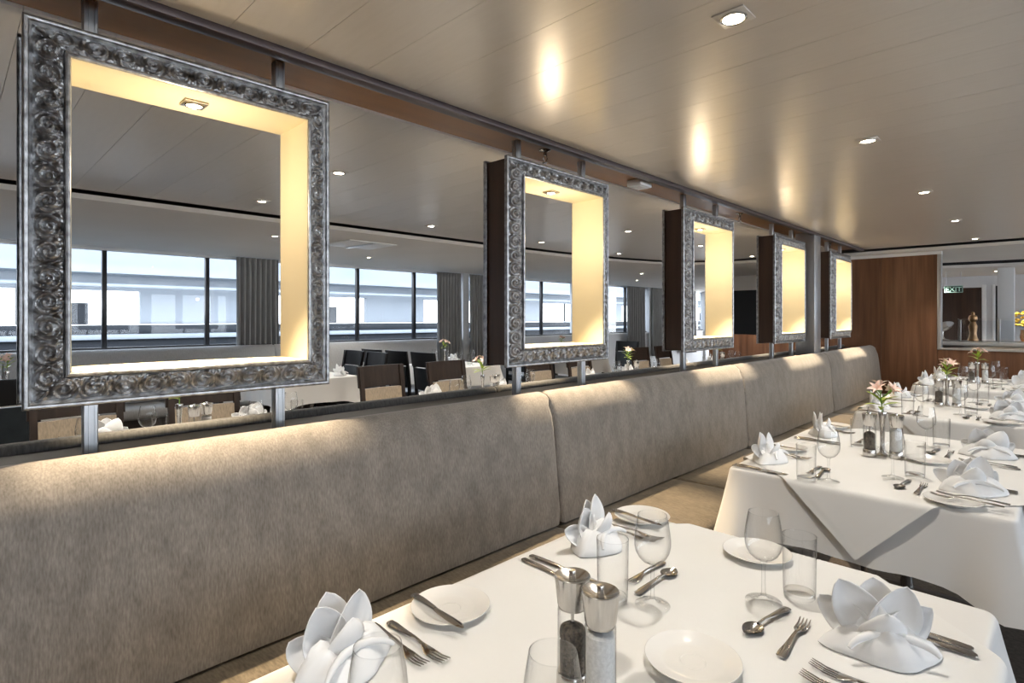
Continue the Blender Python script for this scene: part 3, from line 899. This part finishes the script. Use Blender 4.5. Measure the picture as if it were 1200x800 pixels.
def table(cx, cy, label, clabel, cl, board=ME_BOARD, along='y', over=None):
    t = thing('dining_table', label, 'table', (cx, cy, 0))
    link('table_top', board, t, (0, 0, TZ))
    for s_ in (-.4, .4):
        p = (0, s_, TZ) if along == 'y' else (s_ * .7, 0, TZ)
        link('leg', ME_LEG, t, p); link('foot', ME_FOOT if along == 'y' else ME_FOOT_B, t, p)
    tag(link('tablecloth', cl, None, (cx, cy, TZ)), clabel, 'tablecloth')
    if over:
        tag(link('topcloth', ME_OVER, None, (cx, cy, TZ + .0028)), over, 'tablecloth')

CX = -.572
TY = [.955, 3.085, 5.16, 7.26]
ZT = TZ + .0034
for ti, cy in enumerate(TY):
    tn = TN[ti]
    table(CX, cy, 'rectangular dining table on steel legs under the white cloths of the ' + tn, 'white undercloth hanging around the ' + tn, ME_CLOTH[ti % 2],
          over='white topcloth laid diagonally over the ' + tn)
    J = lambda s=.008: random.uniform(-s, s)
    def setting(side, dyn, where):
        """side -1: banquette side (guest faces +x), +1: aisle side"""
        sfx = ', %s place, %s' % (where, tn)
        gy = lambda d: cy + dyn - side * d        # d>0: to the guest's left
        if side < 0:
            xn, xk, xf, xp, xd, xw, xt = -.375, -.462, -.455, -.392, -.145, -.087, -.158
            kd, fd, pd, dd = (-.185, -.215), (.122, .152), (.275, .235), (-.06,)
            wy, ty_ = -.18, -.225
        else:
            xn, xk, xf, xp, xd, xw, xt = .325, .452, .445, .08, .142, .084, .138
            kd, fd, pd, dd = (-.088, -.112), (.165, .208), (.31, .29), (.02,)
            wy, ty_ = -.022, -.105
            if ti > 0: xp = .14
            if dyn < 0: xp, pd = .30, (.20, .2)
        ang = 0.0 if side < 0 else PI
        napkin((CX + xn + J(), gy(J()), ZT), (PI / 2 if side < 0 else .45) + random.uniform(-.3, .3), 'white folded napkin standing on the cloth' + sfx, ti + (0 if dyn > 0 else 1) + (2 if side > 0 else 0))
        for q, d in enumerate(kd):
            flat('dinner_knife', ME_KNIFE, (CX + xk + J(.006), gy(d), ZT), ang + J(.05), ('inner' if q == 0 else 'outer') + ' steel dinner knife right of the napkin' + sfx, 'knife', 'steel knives on the tables')
        for q, d in enumerate(fd):
            flat('dinner_fork', ME_FORK, (CX + xf + J(.012), gy(d), ZT + (.0175 if side > 0 and dyn < 0 else 0)), ang + J(.05), ('inner' if q == 0 else 'outer') + ' steel dinner fork left of the napkin' + sfx, 'fork', 'steel forks on the tables')
        flat('bread_plate', PLATE, (CX + xp, gy(pd[0]), ZT), 0, 'small white bread plate beside the forks' + sfx, 'plate', 'bread plates on the tables')
        if side < 0:
            flat('butter_knife', ME_BKNIFE, (CX + xp - .085, gy(pd[1]), ZT + .0172), ang + J(.06), 'butter knife lying across the bread plate' + sfx, 'knife', 'butter knives on the bread plates')
        fx, fy, fr_ = (-.178, .033, -PI / 2) if side < 0 else (.190, -.175, PI / 2 + .03)
        flat('dessert_fork', ME_DFORK, (CX + fx, cy + dyn + fy, ZT), fr_ + J(.05), 'dessert fork above the napkin' + sfx, 'fork', 'dessert forks on the tables')
        fx, fy, fr_ = (-.137, -.165, PI / 2) if side < 0 else (.138, .025, -PI / 2 - .10)
        flat('dessert_spoon', ME_DSPOON, (CX + fx, cy + dyn + fy, ZT), fr_ + J(.05), 'dessert spoon above the napkin' + sfx, 'spoon', 'dessert spoons on the tables')
        wine((CX + xw + J(.005), gy(wy) if not (ti == 0 and side < 0 and dyn < 0) else cy - .543, ZT), 'clear stemmed wine glass' + sfx, 'wine glasses on the tables')
        tumbler((CX + xt + J(.005), gy(ty_), ZT), 'clear straight water tumbler' + sfx, 'water tumblers on the tables')
    setting(-1, .345, 'banquette-side far')
    setting(-1, -.445, 'banquette-side near')
    setting(1, .335, 'aisle-side far')
    if ti > 0:
        setting(1, -.41, 'aisle-side near')
    if ti == 0:
        wine((CX + .09, cy - .388, ZT), 'clear wine glass at the picture bottom edge before the mills, nearest table', 'wine glasses on the tables')
        flat('bread_plate', PLATE, (CX - .02, cy + .595, ZT), 0, 'white bread plate at the far edge of the nearest table behind two glasses', 'plate', 'bread plates on the tables')
        mill((CX - .038, cy - .185, ZT), 'clear pepper mill with steel cap, dark peppercorns inside, nearest table', 'p', 'mills on the tables')
        mill((CX + .030, cy - .197, ZT), 'clear salt mill with steel cap, white salt inside, nearest table', 's', 'mills on the tables')
    else:
        mill((CX - .075, cy - .03, ZT), 'clear pepper mill with steel cap beside the bud vase, ' + tn, 'p', 'mills on the tables')
        mill((CX + .024, cy + .005, ZT), 'clear salt mill with steel cap beside the bud vase, ' + tn, 's', 'mills on the tables')
        vx, vy = CX - .035, cy + .03
        flat('bud_vase', V_BODY, (vx, vy, ZT), 0, 'slim steel bud vase between two mills, ' + tn, 'vase', 'bud vases on the tables')
        flower((vx, vy, ZT), 'spray of pale pink blossoms and green leaves in the bud vase, ' + tn, .55 + ti * .8)

# ------------------------------------------------------------------ chairs
def make_chair(kind):
    """seat height .46, back to 1.0; sits facing +x"""
    wood, up = ('chair_wood', 'beige') if kind == 'brown' else ('chair_black', 'slate')
    parts = []
    parts.append(('seat', MB().cbox(-.21, .22, -.225, .225, .415, .475, .018).mesh('seat', up)))
    parts.append(('seat_frame', MB().cbox(-.215, .215, -.215, .215, .37, .414, .006).mesh('seat_frame', wood)))
    for sy in (-1, 1):
        parts.append(('leg', MB().loft([[(.175 + a, sy * .195 + b, z) for a, b in ((-s_, -s_), (s_, -s_), (s_, s_), (-s_, s_))] for z, s_ in ((0, .013), (.37, .02))]).mesh('leg', wood, 0)))
        path = [(-.245, 0), (-.215, .37), (-.212, .55), (-.235, .78), (-.272, .985)]
        parts.append(('leg', MB().loft([[(x + a, sy * .207 + b, z) for a, b in ((-.014, -.018), (.014, -.018), (.014, .018), (-.014, .018))] for x, z in path]).mesh('leg', wood, 0)))
    # curved top rail and upholstered pad
    def back(z0, z1, th, w, m, name, xoff):
        n = 10
        secs = []
        for i in range(n + 1):
            yv = -w + 2 * w * i / n
            cv = -.03 * (1 - (yv / w) ** 2)
            x0, x1 = -.212 - (z0 - .55) * .135 + xoff + cv, -.212 - (z1 - .55) * .14 + xoff + cv
            secs.append([(x0 - th, yv, z0), (x0 + th, yv, z0), (x1 + th, yv, z1), (x1 - th, yv, z1)])
        return (name, MB().loft(secs).mesh(name, m, 30))
    parts.append(back(.81, .99, .012, .236, wood, 'top_rail', 0))
    parts.append(back(.53, .798, .018, .188, up, 'back_pad', .0))
    return parts
CH = {k: make_chair(k) for k in ('brown', 'black')}
def chair(kind, x, y, rz, label):
    t = thing('dining_chair', label, 'chair', (x, y, 0), rz, 'dark dining chairs beyond the partition')
    for nm, me in CH[kind]: link(nm, me, t)

# ------------------------------------------------------------------ tables beyond the partition
AX = -3.215
AN = ['behind the first frame', 'left of the second frame', 'below the second frame', 'below the third frame']
for ti, cy in enumerate(TY):
    w = AN[ti]
    table(AX, cy, 'rectangular dining table beyond the partition ' + w, 'white tablecloth beyond the partition ' + w, ME_CLOTH[(ti + 1) % 2])
    for side, sw in ((1, 'partition-side'), (-1, 'chair-side')):
        for dyn, dw in ((-.37, 'nearer'), (.37, 'farther')):
            s2 = ', %s %s place, table %s' % (sw, dw, w)
            napkin((AX + side * .33, cy + dyn, TZ + .001), (PI / 2 if side < 0 else -PI / 2) + random.uniform(-.3, .3), 'white folded napkin' + s2, ti + side + (dyn > 0))
            wine((AX + side * .10, cy + dyn - .14 * side, TZ + .001), 'wine glass' + s2, 'wine glasses beyond the partition')
            tumbler((AX + side * .17, cy + dyn - .21 * side, TZ + .001), 'water tumbler' + s2, 'tumblers beyond the partition')
    mill((AX + .02, cy - .05, TZ + .001), 'clear pepper mill on the table ' + w, 'p', 'mills beyond the partition')
    mill((AX - .02, cy + .02, TZ + .001), 'clear salt mill on the table ' + w, 's', 'mills beyond the partition')
    vx, vy = AX - .05, cy - .10
    flat('bud_vase', V_BODY, (vx, vy, TZ + .001), 0, 'slim steel bud vase on the table ' + w, 'vase', 'bud vases beyond the partition')
    flower((vx, vy, TZ + .001), 'pale flower spray in the bud vase on the table ' + w, 1.1 * ti)
    for dyn, dw in ((-.35, 'nearer'), (.35, 'farther')):
        chair('brown', -3.985 + random.uniform(-.02, .02), cy - .04 + dyn, random.uniform(-.05, .05), 'dark wood chair with beige pad, %s of two, table %s' % (dw, w))

# tables by the left windows
BN = [('left of the first frame', -6.22, .42), ('right of the first frame', -6.20, 2.85), ('below the two grey curtains', -6.15, 5.05), ('left of the third frame', -6.1, 7.6)]
for bi, (w, bx, by) in enumerate(BN):
    table(bx, by, 'dining table near the left windows ' + w, 'white tablecloth near the left windows ' + w, ME_CLOTH_B, ME_BOARD_B, 'x')
    for sx in (-.35, .35):
        for sy in (-.22, .22):
            q = ('inner' if sx > 0 else 'window-side') + (' near' if sy < 0 else ' far')
            wine((bx + sx * .8, by + sy * .5, TZ + .001), 'wine glass, %s place, window table %s' % (q, w), 'wine glasses on the window tables')
            napkin((bx + sx, by + sy * 1.4, TZ + .001), random.uniform(-.4, .4) + (PI if sy > 0 else 0), 'white folded napkin, %s place, window table %s' % (q, w), bi + (sx > 0) * 2 + (sy > 0))
            tumbler((bx + sx * .55, by + sy * .7, TZ + .001), 'water tumbler, %s place, window table %s' % (q, w), 'tumblers on the window tables')
    vx, vy = bx - .12, by - .05
    flat('bud_vase', V_BODY, (vx, vy, TZ + .001), 0, 'steel bud vase on the window table ' + w, 'vase', 'bud vases on the window tables')
    flower((vx, vy, TZ + .001), 'pink flower spray on the window table ' + w, .7 * bi)
for (x, y, rz, lab) in ((-6.45, 3.40, -PI / 2, 'black chair partly hidden by the right edge of the first frame'), (-5.92, 3.40, -PI / 2, 'black chair standing behind the white table corner right of the first frame'),
                        (-6.55, 4.26, PI / 2, 'black chair with slate back, leftmost of three in a row by the windows'), (-6.05, 4.31, PI / 2, 'black chair with slate back, middle of three in a row'),
                        (-5.50, 4.32, PI / 2, 'black chair with slate back, rightmost of three in a row'), (-5.35, .25, PI, 'black chair cut by the left edge of the picture'),
                        (-5.8, 6.81, PI / 2, 'black chair at the far window table, right one'), (-6.4, 6.81, PI / 2, 'black chair at the far window table, left one'),
                        (-5.9, 2.06, PI / 2, 'black chair seen through the first frame, near its lower edge'), (-5.6, 8.39, -PI / 2, 'black chair behind the far window table')):
    chair('black', x, y, rz, lab)

# ================================================================== BUFFET ROOM BEYOND THE OPENING
bw = sempty('wall_buffet', (0, 12.4, 0))
MB().box(-2.1, -1.52, 0, .1, 0, 2.2).obj('wall_panel', 'wall', bw, smooth=0)
MB().box(-1.52, -.98, .0, .1, 1.93, 2.2).obj('wall_panel', 'wall', bw, smooth=0)
MB().box(-.98, -.80, 0, .1, 0, 2.2).obj('wall_panel', 'wall', bw, smooth=0)
MB().box(-.62, 3.9, 0, .1, 0, 2.2).obj('wall_panel', 'wall', bw, smooth=0)
MB().box(-.80, -.62, 0, .1, 1.95, 2.2).obj('wall_panel', 'wall', bw, smooth=0)
struct(MB().box(-2.15, -2.06, 8.37, 17, 0, 2.2).obj('wall_corridor', 'wall', smooth=0))
d1 = struct(MB().cbox(-1.53, -.97, 12.42, 12.46, 0, 1.94, .004).obj('door_1', 'case_wood'))
MB().cbox(-.97, -.92, 12.36, 12.40, 0, 1.97, .004).obj('door_frame', 'white', d1)
d2 = struct(MB().cbox(-.81, -.61, 12.42, 12.46, 0, 1.96, .004).obj('door_2', 'black'))
MB().cbox(-.84, -.81, 12.36, 12.40, 0, 1.97, .004).obj('door_frame', 'white', d2)
tag(MB().cbox(-.665, -.485, 10.6, 10.78, 0, 2.125, .006).obj('square_column', 'white'), 'white square column in the buffet beyond the opening', 'column')

sg = thing('exit_sign', 'dark green sign reading EXIT beyond the opening', 'sign', (-1.205, 11.0, 1.80))
MB().cbox(-.115, .115, -.01, .01, 0, .108, .002).obj('sign_plate', 'sign_black', sg)
MB().box(-.113, .113, -.0125, -.0105, .002, .007).box(-.113, .113, -.0125, -.0105, .101, .106).box(-.113, -.108, -.0125, -.0105, .007, .101).box(.108, .113, -.0125, -.0105, .007, .101).obj('sign_border', 'sign_green', sg, smooth=0)
MB().tube([(-.09, 0, .108), (-.09, 0, .325)], .004, 6).obj('hanger', 'alu', sg); MB().tube([(.09, 0, .108), (.09, 0, .325)], .004, 6).obj('hanger', 'alu', sg)
cu = bpy.data.curves.new('exit_text', 'FONT'); cu.body = 'EXIT'; cu.size = .098; cu.extrude = .001; cu.align_x = 'CENTER'; cu.offset = .0005
to = bpy.data.objects.new('exit_text', cu); COL.objects.link(to)
bpy.context.view_layer.update()
tm = bpy.data.meshes.new_from_object(to.evaluated_get(bpy.context.evaluated_depsgraph_get()))
bpy.data.objects.remove(to)
tm.materials.clear(); tm.materials.append(M['sign_green'])
link('sign_letters', tm, sg, (0, -.0125, .019), (PI / 2, 0, 0))

bc = thing('buffet_counter', 'pale buffet counter with steel front beyond the opening', 'counter', (0, 9.0, 0))
MB().cbox(-1.6, 2.6, 0, .75, 0, 1.06, .006).obj('body', 'alu', bc)
MB().cbox(-1.65, 2.65, -.04, .8, 1.06, 1.105, .008).obj('worktop', 'porcelain', bc)
sc_ = thing('sneeze_guard', 'glass screen with chrome posts on the buffet counter', 'screen', (0, 9.30, 1.105))
for px in (-.955, -.57, .2, .9):
    MB().cbox(px - .016, px + .016, -.016, .016, 0, .28, .003).obj('post', 'alu', sc_)
MB().box(-.955, .9, -.004, .004, .03, .27).obj('pane', 'pane', sc_, smooth=0)
MB().cbox(-.955, .9, -.18, .02, .28, .292, .003).obj('glass_shelf', 'glass_thick', sc_)
t = thing('bronze_mill', 'tall turned bronze-coloured mill on the buffet counter', 'mill', (-.84, 9.52, 1.105))
MB().lathe([(.0005, 0), (.055, 0), (.058, .02), (.045, .05), (.038, .10), (.046, .16), (.050, .19), (.034, .23), (.030, .25)], 24).obj('body', 'bronze', t)
MB().lathe([(.030, .25), (.045, .27), (.050, .30), (.040, .33), (.018, .345), (.020, .365), (.012, .38), (.0005, .385)], 24).obj('cap', 'bronze', t)
t = thing('silver_bowl', 'tilted silver serving dish on a stand, left on the buffet counter', 'dish', (-1.16, 9.50, 1.105))
MB().lathe([(.0005, 0), (.085, 0), (.088, .008), (.03, .02), (.014, .05), (.014, .12)], 24).obj('stand', 'steel', t)
o = MB().lathe([(.0005, 0), (.06, .006), (.11, .03), (.145, .065), (.150, .068), (.146, .070), (.11, .036), (.06, .012), (.0005, .006)], 30).obj('bowl', 'steel', t, loc=(0, 0, .13)); o.rotation_euler = (.35, -.25, 0)
tag(MB().cbox(-1.25, -1.18, 9.06, 9.07, 1.105, 1.145, .001).obj('menu_card', 'white'), 'small white card at the left end of the buffet counter', 'card')
t = thing('wall_display', 'pale blue panel on the right behind the buffet', 'panel', (-.38, 12.36, 1.25))
MB().cbox(-.12, .55, 0, .03, 0, .30, .004).obj('panel', 'pale_blue', t)
for k in range(4): MB().box(-.10, .5, -.008, -.001, .05 + k * .06, .075 + k * .06).obj('strip', 'white', t, smooth=0)
t = thing('yellow_flowers', 'bright yellow flower arrangement at the right edge behind the buffet', 'flowers', (-.40, 11.6, 1.045))
MB().cbox(-.35, .9, -.2, .2, -1.045, 0, .01).obj('console', 'wood', t)
MB().lathe([(.0005, 0), (.05, 0), (.07, .06), (.06, .16), (.065, .18)], 20).obj('vase', 'bronze', t)
for k in range(26):
    a, e, r_ = random.uniform(0, 2 * PI), random.uniform(.2, 1.4), random.uniform(.12, .24)
    c = (r_ * math.cos(a) * math.cos(e), r_ * math.sin(a) * math.cos(e), .2 + r_ * math.sin(e) * 1.4)
    o = link('petal_cluster', MB().lathe([(.0005, -.02), (.022, -.01), (.03, .005), (.018, .016), (.0005, .012)], 8).mesh('petal_cluster', 'yellow'), t, c, (random.uniform(-.6, .6), random.uniform(-.6, .6), 0))
